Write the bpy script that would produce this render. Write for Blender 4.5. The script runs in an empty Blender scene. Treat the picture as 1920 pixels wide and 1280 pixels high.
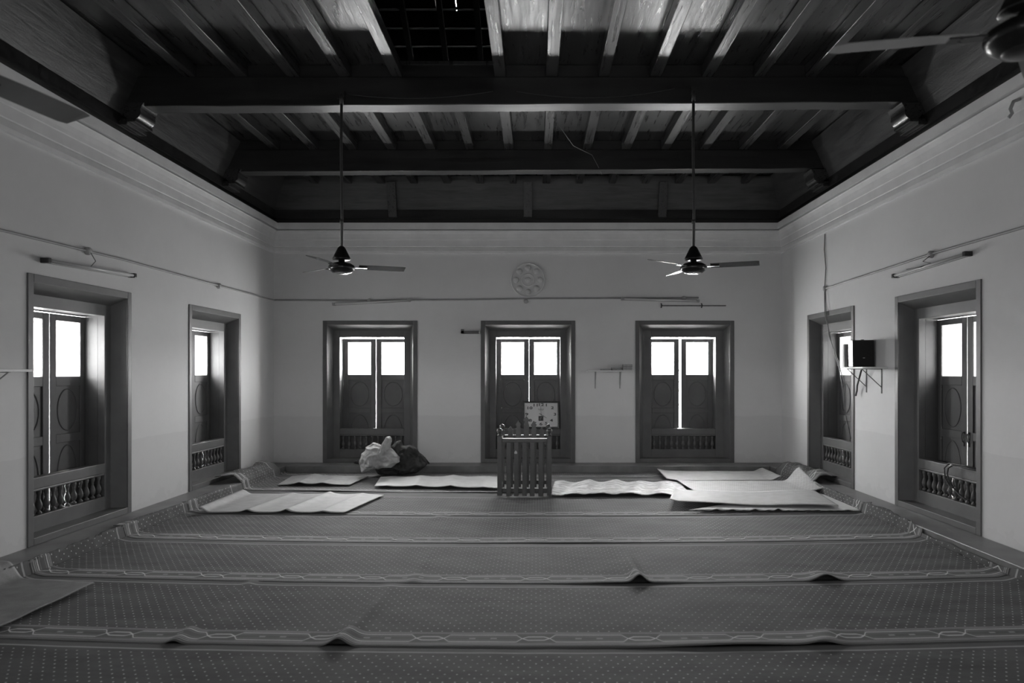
import bpy, math, random
from mathutils import Vector, Matrix, noise
random.seed(7)
C = bpy.context.scene.collection
R = math.radians
# ---------------------------------------------------------------- camera, world, exposure
FPX = 1340.0; CX = 1005.0; CY = 697.0; CAMZ = 1.5
cd = bpy.data.cameras.new('camera'); cam = bpy.data.objects.new('camera', cd); C.objects.link(cam)
cam.location = (0, 0, CAMZ); cam.rotation_euler = (R(90), 0, 0)
cd.sensor_fit = 'HORIZONTAL'; cd.sensor_width = 36.0; cd.lens = FPX/1920*36.0
cd.shift_x = -(CX-960)/1920.0; cd.shift_y = (CY-640)/1920.0
cd.clip_start = 0.05; cd.clip_end = 200
cd.dof.use_dof = True; cd.dof.focus_distance = 9.5; cd.dof.aperture_fstop = 2.8
bpy.context.scene.camera = cam
sc = bpy.context.scene
sc.view_settings.view_transform = 'Standard'; sc.view_settings.look = 'None'
sc.view_settings.gamma = 1; sc.view_settings.use_curve_mapping = False
sc.view_settings.exposure = 0.54
PANE = {'back': 9.0, 'left': 4.5, 'right': 4.0, 'front': 4.0}   # diffuse glow of the frosted panes lit by the sky, by wall; those of the front wall are added
SKY = 1.0
w = bpy.data.worlds.new('sky'); sc.world = w; w.use_nodes = True
_t = w.node_tree; _tc = _t.nodes.new('ShaderNodeTexCoord'); _sx = _t.nodes.new('ShaderNodeSeparateXYZ'); _rp = _t.nodes.new('ShaderNodeValToRGB')
_t.links.new(_tc.outputs['Generated'], _sx.inputs[0]); _t.links.new(_sx.outputs[2], _rp.inputs[0]); _t.links.new(_rp.outputs[0], _t.nodes['Background'].inputs[0])
_e = _rp.color_ramp.elements          # brightness by elevation: hazy ground, bright sky above the neighbouring walls
_e[0].position, _e[0].color = 0.0, (75, 75, 75, 1); _e[1].position, _e[1].color = 1.0, (30, 30, 30, 1)
_k = _e.new(.03); _k.color = (140, 140, 140, 1); _k = _e.new(.5); _k.color = (160, 160, 160, 1)
w.node_tree.nodes['Background'].inputs[1].default_value = SKY
# ---------------------------------------------------------------- node helpers
def g(v): return (v, v, v, 1)
class NT:
    def __init__(s, name):
        s.m = bpy.data.materials.new(name); s.m.use_nodes = True
        s.t = s.m.node_tree; s.b = s.t.nodes['Principled BSDF']
    def n(s, kind, **kw):
        o = s.t.nodes.new(kind)
        for k, v in kw.items(): setattr(o, k, v)
        return o
    def link(s, a, b): s.t.links.new(a, b)
    def val(s, x, sock):
        if isinstance(x, (int, float)): sock.default_value = x
        else: s.link(x, sock)
    def math(s, op, a, b=None, c=None):
        o = s.n('ShaderNodeMath', operation=op)
        s.val(a, o.inputs[0])
        if b is not None: s.val(b, o.inputs[1])
        if c is not None: s.val(c, o.inputs[2])
        return o.outputs[0]
    def noise(s, scale, detail=4, rough=.55, stretch=None, coord='Object', dist=0):
        tc = s.n('ShaderNodeTexCoord'); mp = s.n('ShaderNodeMapping')
        s.link(tc.outputs[coord], mp.inputs[0])
        if stretch: mp.inputs['Scale'].default_value = stretch
        nz = s.n('ShaderNodeTexNoise'); s.link(mp.outputs[0], nz.inputs['Vector'])
        nz.inputs['Scale'].default_value = scale; nz.inputs['Detail'].default_value = detail
        nz.inputs['Roughness'].default_value = rough; nz.inputs['Distortion'].default_value = dist
        return nz.outputs['Fac']
    def ramp(s, f, stops):
        r = s.n('ShaderNodeValToRGB'); e = r.color_ramp.elements
        e[0].position, e[0].color = stops[0][0], g(stops[0][1])
        e[1].position, e[1].color = stops[-1][0], g(stops[-1][1])
        for p, v in stops[1:-1]:
            k = e.new(p); k.color = g(v)
        s.link(f, r.inputs[0]); return r.outputs[0]
    def col(s, x): s.link(x, s.b.inputs['Base Color'])
    def rough(s, x): s.val(x, s.b.inputs['Roughness'])
    def bump(s, h, st=.3, dist=.01):
        b = s.n('ShaderNodeBump'); b.inputs['Strength'].default_value = st; b.inputs['Distance'].default_value = dist
        s.link(h, b.inputs['Height']); s.link(b.outputs[0], s.b.inputs['Normal'])
def simple(name, v, rough=.6, var=.12, scale=6, bump=.1, metal=0, spec=.5, stretch=None):
    s = NT(name); f = s.noise(scale, stretch=stretch)
    s.col(s.ramp(f, [(.3, v*(1-var)), (.7, v*(1+var))])); s.rough(rough)
    if bump: s.bump(f, bump, .005)
    s.b.inputs['Metallic'].default_value = metal; s.b.inputs['Specular IOR Level'].default_value = spec
    return s.m
def wall_mat():
    s = NT('painted plaster')
    tc = s.n('ShaderNodeTexCoord'); sx = s.n('ShaderNodeSeparateXYZ'); s.link(tc.outputs['Object'], sx.inputs[0])
    f = s.noise(1.4, 5); f2 = s.noise(14, 6)
    base = s.math('ADD', s.math('MULTIPLY', f, .10), s.math('MULTIPLY', f2, .03))
    # a second coat of paint below shoulder height, with an uneven edge
    zz = s.math('ADD', sx.outputs[2], s.math('MULTIPLY', s.noise(3, 2), .05))
    dado = s.math('LESS_THAN', zz, .85)
    v = s.math('ADD', base, .68)
    v = s.math('MULTIPLY', v, s.math('SUBTRACT', 1.0, s.math('MULTIPLY', dado, .07)))
    # damp staining near the foot of the wall
    low = s.math('MULTIPLY', s.math('LESS_THAN', s.math('ADD', sx.outputs[2], s.math('MULTIPLY', s.noise(7, 6), .5)), .45), .03)
    v = s.math('SUBTRACT', v, low)
    cc = s.n('ShaderNodeCombineColor')
    for i in range(3): s.link(v, cc.inputs[i])
    s.col(cc.outputs[0]); s.rough(.75); s.bump(s.noise(9, 7), .25, .006)
    return s.m
def wood_mat(name, lo, hi, stretch, r0=.2, r1=.45, bump=.35, spec=.6):
    s = NT(name)
    f = s.noise(3.0, 7, .62, stretch, dist=.6); f2 = s.noise(1.3, 3, .5)
    mix = s.math('MULTIPLY', f, s.math('ADD', .5, f2))
    s.col(s.ramp(mix, [(.3, lo), (.5, (lo+hi)/2), (.75, hi)]))
    s.rough(s.math('ADD', s.math('MULTIPLY', s.ramp(f, [(.2, 0), (.8, 1)]), r1-r0), r0))
    s.bump(f, bump, .006); s.b.inputs['Specular IOR Level'].default_value = spec
    return s.m
def carpet_mat():
    s = NT('dotted carpet')
    uv = s.n('ShaderNodeUVMap'); sx = s.n('ShaderNodeSeparateXYZ'); s.link(uv.outputs[0], sx.inputs[0])
    u, v = sx.outputs[0], sx.outputs[1]
    # dots on a staggered lattice
    PU, PV = .060, .089
    row = s.math('FLOOR', s.math('DIVIDE', v, PV/2*1.0))
    odd = s.math('MODULO', s.math('ABSOLUTE', row), 2.0)
    uu = s.math('ADD', s.math('DIVIDE', u, PU), s.math('MULTIPLY', odd, .5))
    du = s.math('MULTIPLY', s.math('SUBTRACT', s.math('FRACT', uu), .5), PU)
    dv = s.math('MULTIPLY', s.math('SUBTRACT', s.math('FRACT', s.math('DIVIDE', v, PV/2)), .5), PV/2)
    d2 = s.math('ADD', s.math('MULTIPLY', du, du), s.math('MULTIPLY', dv, dv))
    dot = s.math('LESS_THAN', d2, .0049**2)
    fade = s.ramp(s.noise(5, 3, coord='UV'), [(.35, .55), (.6, 1)])
    dot = s.math('MULTIPLY', dot, fade)
    # border band near v = 0..0.2 with an interlaced chain
    t = s.math('FRACT', s.math('DIVIDE', u, .594))
    a = s.math('ABSOLUTE', s.math('SUBTRACT', t, .5))
    wv = s.math('MINIMUM', s.math('MAXIMUM', s.math('DIVIDE', s.math('SUBTRACT', a, .37), .055), -1.0), 1.0)
    off = s.math('ADD', s.math('MULTIPLY', s.math('MAXIMUM', wv, 0.0), .026), s.math('MULTIPLY', s.math('MINIMUM', wv, 0.0), .052))
    def line(c, half):
        return s.math('LESS_THAN', s.math('ABSOLUTE', s.math('SUBTRACT', v, c)), half)
    def chain(sign, c, half):
        return s.math('LESS_THAN', s.math('ABSOLUTE', s.math('SUBTRACT', s.math('SUBTRACT', v, c), s.math('MULTIPLY', off, sign))), half)
    parts = [chain(1, .135, .006), chain(-1, .135, .006)]
    fa = s.math('MAXIMUM', chain(.55, .135, .0035), chain(-.55, .135, .0035)); fa = s.math('MAXIMUM', fa, s.math('MAXIMUM', chain(1.35, .135, .0025), chain(-1.35, .135, .0025)))
    bright = parts[0]
    for p in parts[1:]: bright = s.math('MAXIMUM', bright, p)
    thin = None
    for c, h in ((.020, .003), (.045, .004), (.062, .003), (.208, .003), (.222, .004), (1.095, .009), (1.095, .009)):
        l = line(c, h); thin = l if thin is None else s.math('MAXIMUM', thin, l)
    # little motif in the long links
    mot = s.math('MULTIPLY', s.math('LESS_THAN', s.math('ABSOLUTE', s.math('SUBTRACT', v, .135)), .009),
                 s.math('LESS_THAN', s.math('ABSOLUTE', s.math('SUBTRACT', a, .1)), .03))
    inband = s.math('MAXIMUM', s.math('LESS_THAN', v, .237), s.math('GREATER_THAN', v, 1.085))
    field_dot = s.math('MULTIPLY', dot, s.math('SUBTRACT', 1.0, inband))
    gr = s.math('MULTIPLY', s.noise(300, 2, coord='UV'), .035)
    wear = s.math('MULTIPLY', s.ramp(s.noise(2.2, 5, coord='UV', stretch=(1, 2.5, 1)), [(.35, 0), (.7, 1)]), .06)
    streak = s.math('MULTIPLY', s.ramp(s.noise(7, 5, coord='UV', stretch=(.6, 4, 1)), [(.5, 0), (.75, 1)]), .03)
    base = s.math('ADD', s.math('ADD', gr, wear), .062)
    base = s.math('SUBTRACT', base, s.math('MULTIPLY', streak, .6))
    base = s.math('ADD', base, s.math('MULTIPLY', inband, .02))
    val = s.math('ADD', base, s.math('MULTIPLY', field_dot, .60))
    val = s.math('ADD', val, s.math('MULTIPLY', bright, s.math('MULTIPLY', inband, .50)))
    val = s.math('ADD', val, s.math('MULTIPLY', thin, .26))
    val = s.math('ADD', val, s.math('MULTIPLY', mot, .25))
    val = s.math('ADD', val, s.math('MULTIPLY', fa, .12))
    cc = s.n('ShaderNodeCombineColor')
    for i in range(3): s.link(val, cc.inputs[i])
    s.col(cc.outputs[0]); s.rough(.75)
    s.b.inputs['Specular IOR Level'].default_value = .14
    s.b.inputs['Sheen Weight'].default_value = .05; s.b.inputs['Sheen Roughness'].default_value = .45
    s.bump(s.noise(420, 2, coord='UV'), .35, .003)
    return s.m
def mat_mat(name, v, kind='weave'):
    s = NT(name)
    uv = s.n('ShaderNodeUVMap'); sx = s.n('ShaderNodeSeparateXYZ'); s.link(uv.outputs[0], sx.inputs[0])
    u, vv = sx.outputs[0], sx.outputs[1]
    f = s.noise(9, 6, coord='UV')
    if kind == 'weave':
        h = s.math('MULTIPLY', s.math('SINE', s.math('MULTIPLY', u, 330)), s.math('SINE', s.math('MULTIPLY', vv, 330)))
        amp = .08
    elif kind == 'herring':
        q = s.math('ABSOLUTE', s.math('SUBTRACT', s.math('FRACT', s.math('MULTIPLY', vv, 9)), .5))
        h = s.math('SINE', s.math('ADD', s.math('MULTIPLY', u, 230), s.math('MULTIPLY', q, 26))); amp = .16
    elif kind == 'zebra':
        n1 = s.noise(2.6, 2, .5, coord='UV', stretch=(1, 5, 1), dist=.8)
        h = s.math('SINE', s.math('ADD', s.math('MULTIPLY', n1, 34), s.math('MULTIPLY', vv, 6)))
        h = s.ramp(h, [(.0, 0), (.35, 1)]); amp = .32
    else:
        h = s.noise(120, 3, coord='UV'); amp = .12
    val = s.math('ADD', s.math('MULTIPLY', h, amp), s.math('ADD', v-.12, s.math('MULTIPLY', f, .24)))
    cc = s.n('ShaderNodeCombineColor')
    for i in range(3): s.link(val, cc.inputs[i])
    s.col(cc.outputs[0]); s.rough(.6)
    s.bump(h, .3, .004)
    return s.m
def pane_mat(side):
    s = NT('frosted pane lit by the sky, %s wall' % side)
    f = s.ramp(s.noise(34, 1, .3), [(.4, .93), (.6, 1.0)])
    s.b.inputs['Base Color'].default_value = g(.8); s.rough(.3)
    s.link(f, s.b.inputs['Emission Color']); s.b.inputs['Emission Strength'].default_value = PANE[side]
    tr = s.n('ShaderNodeBsdfTransparent'); tr.inputs[0].default_value = g({'back': .8, 'left': .5, 'right': .26, 'front': .5}[side]); mx = s.n('ShaderNodeMixShader'); mx.inputs[0].default_value = .28
    s.link(tr.outputs[0], mx.inputs[1]); s.link(s.b.outputs[0], mx.inputs[2]); s.link(mx.outputs[0], s.t.nodes['Material Output'].inputs[0])
    return s.m
M = dict(
    wall=wall_mat(),
    cornice=simple('white cornice', .80, .7, .06, 4, .1),
    frame=simple('grey gloss paint', .115, .5, .10, 5, .12, spec=.5),
    frame2=simple('grey gloss paint on the shutters', .115, .5, .12, 5, .12, spec=.5),
    pane_back=pane_mat('back'), pane_left=pane_mat('left'), pane_right=pane_mat('right'), pane_front=pane_mat('front'),
    board=wood_mat('varnished ceiling board', .018, .055, (9, .7, 1), .2, .42, .38, .55),
    joist=wood_mat('varnished joist', .018, .05, (12, .6, 12), .2, .42, .4, .55),
    beam=wood_mat('dark timber beam', .008, .026, (.25, 3, 3), .3, .5, .3),
    frieze=wood_mat('dark timber frieze', .03, .085, (.6, .6, 6), .26, .45, .5),
    attic=simple('near-black attic timber', .005, .95, .3, 5, .1, spec=.05),  # attic timber is near black all over
    cement=simple('polished cement ledge', .18, .38, .28, 3, .15),
    underfloor=simple('bare cement floor', .10, .7, .2, 3, .1),
    carpet=carpet_mat(),
    mat_light=mat_mat('pale straw weave', .50), mat_grey=mat_mat('grey straw weave', .30),
    mat_mid=mat_mat('straw weave', .42), mat_herring=mat_mat('herringbone straw weave', .46, 'herring'),
    zebra=mat_mat('printed cotton', .34, 'zebra'), rug=mat_mat('speckled rug pile', .16, 'pile'),
    paper=simple('white cloth', .75, .7, .05, 8, .2),
    pulpit=simple('grey painted wood', .085, .3, .12, 6, .1, spec=.6),
    black=simple('black enamel', .012, .25, .2, 6, 0), darkmetal=simple('dark enamelled metal', .03, .3, .2, 6, .05),
    blade_lit=simple('fan blade enamel lit from below', .20, .35, .12, 4, .05), blade=simple('fan blade enamel', .045, .24, .15, 4, .05, spec=.7),  # near fans' blades: light from below put into a lighter colour
    rod=simple('painted rod', .06, .4, .2, 8, .05), chrome=simple('bright metal', .75, .18, .05, 5, 0, metal=1),
    conduit=simple('painted conduit', .36, .5, .12, 6, .05), box=simple('junction box', .42, .5, .1, 6, .05),
    tube=simple('unlit fluorescent tube', .62, .25, .03, 5, 0), batten=simple('batten enamel', .34, .4, .1, 6, .05),
    cable=simple('dark cable', .05, .5, .1, 6, 0), cable_l=simple('grey cable', .16, .5, .1, 6, 0),
    shelf=simple('white shelf board', .82, .5, .06, 5, .05),
    clockface=simple('clock face', .62, .35, .03, 4, 0), ink=simple('black ink', .01, .4, .05, 4, 0),
    sack=simple('pale woven sack', .46, .7, .10, 40, .15), sackd=simple('dark cloth sack', .05, .8, .25, 30, .2),
    speaker=simple('speaker grille cloth', .012, .7, .3, 300, .3), carton=simple('grey carton', .6, .6, .12, 9, .05),
    bookd=simple('dark book cover', .04, .5, .2, 8, 0), bookm=simple('grey book cover', .10, .5, .2, 8, 0), pages=simple('book pages', .42, .8, .2, 60, .1),
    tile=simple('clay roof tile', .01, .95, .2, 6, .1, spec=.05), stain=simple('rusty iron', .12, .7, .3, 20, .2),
)
# ---------------------------------------------------------------- mesh helpers
class MB:
    def __init__(s): s.v = []; s.f = []; s.uv = None
    def add(s, vs, fs):
        o = len(s.v); s.v += [tuple(x) for x in vs]; s.f += [tuple(o+i for i in f) for f in fs]; return s
    def box(s, x0, x1, y0, y1, z0, z1):
        if x0 > x1: x0, x1 = x1, x0
        if y0 > y1: y0, y1 = y1, y0
        vs = [(x, y, z) for z in (z0, z1) for y in (y0, y1) for x in (x0, x1)]
        return s.add(vs, [(0, 2, 3, 1), (4, 5, 7, 6), (0, 1, 5, 4), (2, 6, 7, 3), (0, 4, 6, 2), (1, 3, 7, 5)])
    def tube(s, pts, r, n=8, cap=True):
        pts = [Vector(p) for p in pts]; rs = r if isinstance(r, (list, tuple)) else [r]*len(pts)
        vs = []; up = Vector((.13, .21, 1)).normalized(); side = None
        for i, p in enumerate(pts):
            d = (pts[min(i+1, len(pts)-1)]-pts[max(i-1, 0)]).normalized()
            if side is None:
                side = d.cross(up if abs(d.dot(up)) < .95 else Vector((1, 0, 0))).normalized()
            else:
                side = (side-d*side.dot(d)).normalized()
            b = d.cross(side)
            for k in range(n):
                a = 2*math.pi*k/n; vs.append(p+(side*math.cos(a)+b*math.sin(a))*rs[i])
        fs = []
        for i in range(len(pts)-1):
            for k in range(n):
                k2 = (k+1) % n; fs.append((i*n+k, i*n+k2, (i+1)*n+k2, (i+1)*n+k))
        if cap: fs += [tuple(range(n-1, -1, -1)), tuple((len(pts)-1)*n+k for k in range(n))]
        return s.add(vs, fs)
    def lathe(s, prof, n=20, c=(0, 0, 0), axis='z'):
        vs = []
        for r, h in prof:
            for k in range(n):
                a = 2*math.pi*k/n; x, y = r*math.cos(a), r*math.sin(a)
                p = (x, y, h) if axis == 'z' else ((x, -h, y) if axis == '-y' else (h, x, y))
                vs.append((p[0]+c[0], p[1]+c[1], p[2]+c[2]))
        fs = []
        for i in range(len(prof)-1):
            for k in range(n):
                k2 = (k+1) % n; fs.append((i*n+k, i*n+k2, (i+1)*n+k2, (i+1)*n+k))
        fs += [tuple(range(n-1, -1, -1)), tuple((len(prof)-1)*n+k for k in range(n))]
        return s.add(vs, fs)
    def prism(s, poly, a0, a1, fn):
        n = len(poly); vs = [fn(p, a0) for p in poly]+[fn(p, a1) for p in poly]
        fs = [tuple(range(n-1, -1, -1)), tuple(range(n, 2*n))]+[(i, (i+1) % n, n+(i+1) % n, n+i) for i in range(n)]
        return s.add(vs, fs)
    def build(s, name, mat, parent=None, smooth=False, bevel=0, loc=None, rot=None, fixn=True):
        me = bpy.data.meshes.new(name); me.from_pydata(s.v, [], s.f); me.update()
        if fixn:
            import bmesh
            b = bmesh.new(); b.from_mesh(me); bmesh.ops.recalc_face_normals(b, faces=b.faces); b.to_mesh(me); b.free()
        if smooth:
            for p in me.polygons: p.use_smooth = True
        me.materials.append(M[mat])
        o = bpy.data.objects.new(name, me); C.objects.link(o)
        if parent: o.parent = parent
        if loc: o.location = loc
        if rot: o.rotation_euler = rot
        if bevel:
            m = o.modifiers.new('edge', 'BEVEL'); m.width = bevel; m.segments = 2; m.limit_method = 'ANGLE'
        return o
def empty(name, loc=(0, 0, 0), rz=0, parent=None):
    o = bpy.data.objects.new(name, None); C.objects.link(o); o.location = loc; o.rotation_euler = (0, 0, rz)
    o.empty_display_size = .1
    if parent: o.parent = parent
    return o
def tag(o, label, cat, group=None):
    o['label'] = label; o['category'] = cat
    if group: o['group'] = group
    return o
def struct(o, label=None):
    o['kind'] = 'structure'
    if label: o['label'] = label
    return o
def dup(o, loc=None, parent=None):
    c = o.copy(); C.objects.link(c)
    if parent: c.parent = parent
    if loc is not None: c.location = loc
    for ch in list(o.children): dup(ch, None, c)
    return c
def auto_smooth(o, ang=40):
    for p in o.data.polygons: p.use_smooth = True
    m = o.modifiers.new('n', 'EDGE_SPLIT'); m.split_angle = R(ang); return o
# ---------------------------------------------------------------- room dimensions
XL, XR, YB, YF = -4.04, 3.784, 11.0, -1.6
ZP = .105; ZC0 = 3.32; ZC1 = 3.775; ZF = 3.98; ZJ = 4.35; ZBD = 4.47
T = .62
LXL, LXR, LYB = -3.718, 3.473, 10.6
def px(x, Y): return (x-CX)*Y/FPX
def pz(y, Y): return CAMZ+(CY-y)*Y/FPX
def gnd(x, y, z=0.0):
    Y = (CAMZ-z)*FPX/(y-CY); return Vector((px(x, Y), Y, z))
WZ0, WZ1 = .105, 2.288
WW = 1.453
back_w = [(-2.553, WW), (-.123, WW), (2.29, 1.52)]
left_w = [6.395, 9.035]
right_w = [6.79, 9.217]
# ---------------------------------------------------------------- walls (thick boxes around the window openings)
def wall_with_holes(name, a0, a1, holes, zt, mapf):
    mb = MB(); hs = sorted(holes); cur = a0
    def bx(p0, p1, z0, z1):
        vs = [mapf(a, d, z) for z in (z0, z1) for d in (0, T) for a in (p0, p1)]
        mb.add(vs, [(0, 2, 3, 1), (4, 5, 7, 6), (0, 1, 5, 4), (2, 6, 7, 3), (0, 4, 6, 2), (1, 3, 7, 5)])
    for c, wd in hs:
        bx(cur, c-wd/2, -.1, zt)
        bx(c-wd/2, c+wd/2, -.1, WZ0); bx(c-wd/2, c+wd/2, WZ1, zt); cur = c+wd/2
    bx(cur, a1, -.1, zt)
    return struct(mb.build(name, 'wall'))
ZT = 4.7
wall_with_holes('wall_back', XL-T, XR+T, back_w, ZT, lambda a, d, z: (a, YB+d, z))
wall_with_holes('wall_left', YF, YB, [(c, WW) for c in left_w], ZT, lambda a, d, z: (XL-d, a, z))
wall_with_holes('wall_right', YF, YB, [(c, WW) for c in right_w], ZT, lambda a, d, z: (XR+d, a, z))
added_front_w = [-2.4, -.12, 2.15]  # unseen windows added behind the camera to brighten the far wall
wall_with_holes('wall_front', XL-T, XR+T, [(c, WW) for c in added_front_w], ZT, lambda a, d, z: (a, YF-d, z))
fl = struct(MB().box(XL, XR, YF, YB, -.1, 0).build('floor', 'underfloor'))
# raised cement ledge along three walls (part of the floor)
lg = MB()
lg.box(XL, LXL, YF, YB, 0, ZP); lg.box(LXR, XR, YF, YB, 0, ZP); lg.box(LXL, LXR, LYB, YB, 0, ZP)
lo = lg.build('raised_ledge', 'cement', fl, bevel=.008); lo['label'] = 'polished cement ledge along the foot of the walls'
# ---------------------------------------------------------------- cornice
prof = [(0, ZC0), (.030, ZC0+.001), (.034, ZC0+.035), (.026, ZC0+.085), (.018, ZC0+.10), (.030, ZC0+.106), (.032, ZC0+.20), (.040, ZC0+.206),
        (.046, ZC0+.24), (.058, ZC0+.285), (.078, ZC0+.325), (.090, ZC0+.335), (.03, ZC0+.337), (.03, ZC0+.356), (.102, ZC0+.359), (.10, ZC1), (0, ZC1)]
def cornice(name, a0, a1, fn):
    o = struct(MB().prism(prof, a0, a1, fn).build(name, 'cornice')); return o
def mit(side):
    def f(p, a):
        d, z = p
        if side == 'b': return ((XL+d if a == 0 else XR-d), YB-d, z)
        if side == 'l': return (XL+d, (YB-d if a == 0 else YF+d), z)
        if side == 'r': return (XR-d, (YB-d if a == 0 else YF+d), z)
        return ((XL+d if a == 0 else XR-d), YF+d, z)
    return f
for i, sd in enumerate('blrf'): cornice('trim_%d' % (i+1), 0, 1, mit(sd))
# ---------------------------------------------------------------- timber ceiling
ce = struct(empty('ceiling', (0, 0, ZC1)))
def cpart(mb, name, mat, **k):
    o = mb.build(name, mat, ce, loc=(0, 0, -ZC1), **k); return o
INS = .17
pl = MB()   # wall plate in two steps
for (a, b, z0, z1) in ((.015, .0, ZC1, ZC1+.07), (.05, .0, ZC1+.085, ZF)):
    pl.box(XL, XR, YB-a, YB, z0, z1); pl.box(XL, XL+a, YF, YB-a, z0, z1); pl.box(XR-a, XR, YF, YB-a, z0, z1); pl.box(XL, XR, YF, YF+a, z0, z1)
pl.box(XL, XR, YB-.065, YB, ZC1+.07, ZC1+.085); pl.box(XL, XL+.065, YF, YB, ZC1+.07, ZC1+.085); pl.box(XR-.065, XR, YF, YB, ZC1+.07, ZC1+.085)
cpart(pl, 'wall_plate', 'beam')
def slab(pts, th, name, mat):
    a, b, c, d = [Vector(p) for p in pts]; n = (b-a).cross(d-a).normalized()*th
    mb = MB().add([a, b, c, d, a+n, b+n, c+n, d+n], [(0, 1, 2, 3), (7, 6, 5, 4), (0, 4, 5, 1), (1, 5, 6, 2), (2, 6, 7, 3), (3, 7, 4, 0)])
    return cpart(mb, name, mat)
IL = .22
slab([(XL, YB, ZF), (XR, YB, ZF), (XR-IL, YB-INS, ZBD), (XL+IL, YB-INS, ZBD)][::-1], -.03, 'frieze_board', 'frieze')
slab([(XL, YF, ZF), (XL, YB, ZF), (XL+IL, YB-INS, ZBD), (XL+IL, YF, ZBD)], .03, 'frieze_board', 'frieze')
slab([(XR, YB, ZF), (XR, YF, ZF), (XR-IL, YF, ZBD), (XR-IL, YB-INS, ZBD)], .03, 'frieze_board', 'frieze')
beamsY = [9.16, 6.9, 4.64, 2.38, .12]
ends = [YB-INS]+[y for y in beamsY]+[YF]
jx = [.155+.5*k for k in range(-7, 8)]
jx = [x for x in jx if XL+.35 < x < XR-.3]
H0, H1 = jx[[i for i, x in enumerate(jx) if abs(x-(.155-1.5)) < .01][0]], .155-.5
HY0, HY1 = beamsY[2]+.21, beamsY[1]
# boards bay by bay; the hatch between two joists in the third bay is left open
for i in range(len(ends)-1):
    y1, y0 = ends[i], ends[i+1]
    xs = [XL+IL-.02]+jx+[XR-IL+.02]
    mb = MB()
    for a, b in zip(xs[:-1], xs[1:]):
        if i == 2 and a > H0-.01 and b < H1+.01: continue
        mb.box(a+.001, b-.001, y0, y1, ZBD+random.uniform(0, .004), ZBD+.03)
    cpart(mb, 'ceiling_board', 'board')
    yb0 = y0 if i == len(ends)-2 else y0+.0
    for x in jx:
        if i == 2 and abs(x-(.155-1.0)) < .01: continue
        wj = .055+random.uniform(-.004, .004)
        ya = y1+ (0 if i == 0 else .02); yb = yb0+.19 if i < len(ends)-2 else yb0
        j = MB().box(x-wj, x+wj, yb+.001, ya-.001, ZJ, ZBD-.0005)
        cpart(j, 'joist', 'joist', bevel=.006)
for y in beamsY:
    sag = 0.004
    mb = MB(); n = 40; vs = []; 
    for k in range(n+1):
        x = XL+.05+(XR-XL-.1)*k/n
        wob = .010*noise.noise(Vector((x*.6, y, 0)))+.006*noise.noise(Vector((x*2.5, y, 3)))
        tilt = .045*(x+.1)/7.6
        zb = 4.085+tilt+wob-.0*sag
        vs += [(x, y, zb), (x, y+.21, zb+.003), (x, y+.21, ZJ), (x, y, ZJ)]
    fs = []
    for k in range(n):
        a = 4*k; b = a+4
        fs += [(a, a+1, b+1, b), (a+1, a+2, b+2, b+1), (a+2, a+3, b+3, b+2), (a+3, a, b, b+3)]
    fs += [(3, 2, 1, 0), (4*n, 4*n+1, 4*n+2, 4*n+3)]
    mb.add(vs, fs)
    cpart(mb, 'beam', 'beam', bevel=.008)
    cpart(MB().box(XL+.1, XR-.1, y+.02, y+.19, ZJ+.001, ZBD-.001), 'packing_board', 'beam')
    for sx, X in ((1, XL), (-1, XR)):   # scroll corbel under each beam end, on two small stepped blocks
        p = [(0, 4.09), (.27, 4.09), (.25, 4.06)]
        p += [(.155+.085*math.cos(R(a)), 4.00+.075*math.sin(R(a))) for a in range(20, -181, -20)]
        p += [(.07, 3.97), (0, 3.97)]
        c = MB().prism(p, y-.03, y+.24, lambda q, a: (X+sx*q[0], a, q[1]))
        cb = auto_smooth(cpart(c, 'corbel', 'joist'))
        c = MB().box(X, X+sx*.20, y-.05, y+.26, 3.90, 3.93).box(X, X+sx*.13, y-.07, y+.28, 3.865, 3.90)
        cpart(c, 'corbel_block', 'joist', bevel=.005)
for X in (-2.19, -.123, 1.93):  # struts on the frieze above the far wall
    mb = MB().add([(X+a, YB-.075-(INS-.02 if z > 4.2 else 0)+d, z) for z in (ZC1+.09, ZJ+.02) for d in (0, .05) for a in (-.065, .065)],
                  [(0, 2, 3, 1), (4, 5, 7, 6), (0, 1, 5, 4), (2, 6, 7, 3), (0, 4, 6, 2), (1, 3, 7, 5)])
    cpart(mb, 'strut', 'joist', bevel=.005)
# roof above the hatch: tiles on rafters and battens, daylight only through the chinks
rs = (YB+T+.6, 4.62); SL = .55
def roofz(Y): return rs[1]+(rs[0]-Y)*SL
tl = MB(); yy = rs[0]; ridge = 5.0
course = 0
while yy > ridge:
    y2 = yy-.24; x = XL-.9
    while x < XR+.9:
        inview = -3.2 < x < .6
        gap = .0
        if y2 < 9.28 <= yy and min(abs(x+1.39), abs(x+1.15)) < .13: gap = .006
        if y2 < 10.12 <= yy and -1.8 < x < -.6: gap = .0012
        tl.box(0, 0, 0, 0, 0, 0) if False else None
        a = x+gap; b = x+.26
        short = .003 if (y2 < 9.80 <= yy and -1.9 < x < -.6 and random.random() < .7) else -.02
        za, zb = roofz(yy)+.012, roofz(y2)
        tl.add([(a, yy+short*-1, za), (b, yy+short*-1, za), (b, y2, zb), (a, y2, zb), (a, yy+short*-1, za+.015), (b, yy+short*-1, za+.015), (b, y2, zb+.015), (a, y2, zb+.015)],
               [(0, 1, 2, 3), (7, 6, 5, 4), (0, 4, 5, 1), (1, 5, 6, 2), (2, 6, 7, 3), (3, 7, 4, 0)])
        x += .26
    yy = y2; course += 1
zr = roofz(yy)
tl.box(XL-.9, XR+.9, YF-1.2, yy, zr, zr+.03)
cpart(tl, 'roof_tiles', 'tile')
rf = MB()
x = XL-.6
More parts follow.
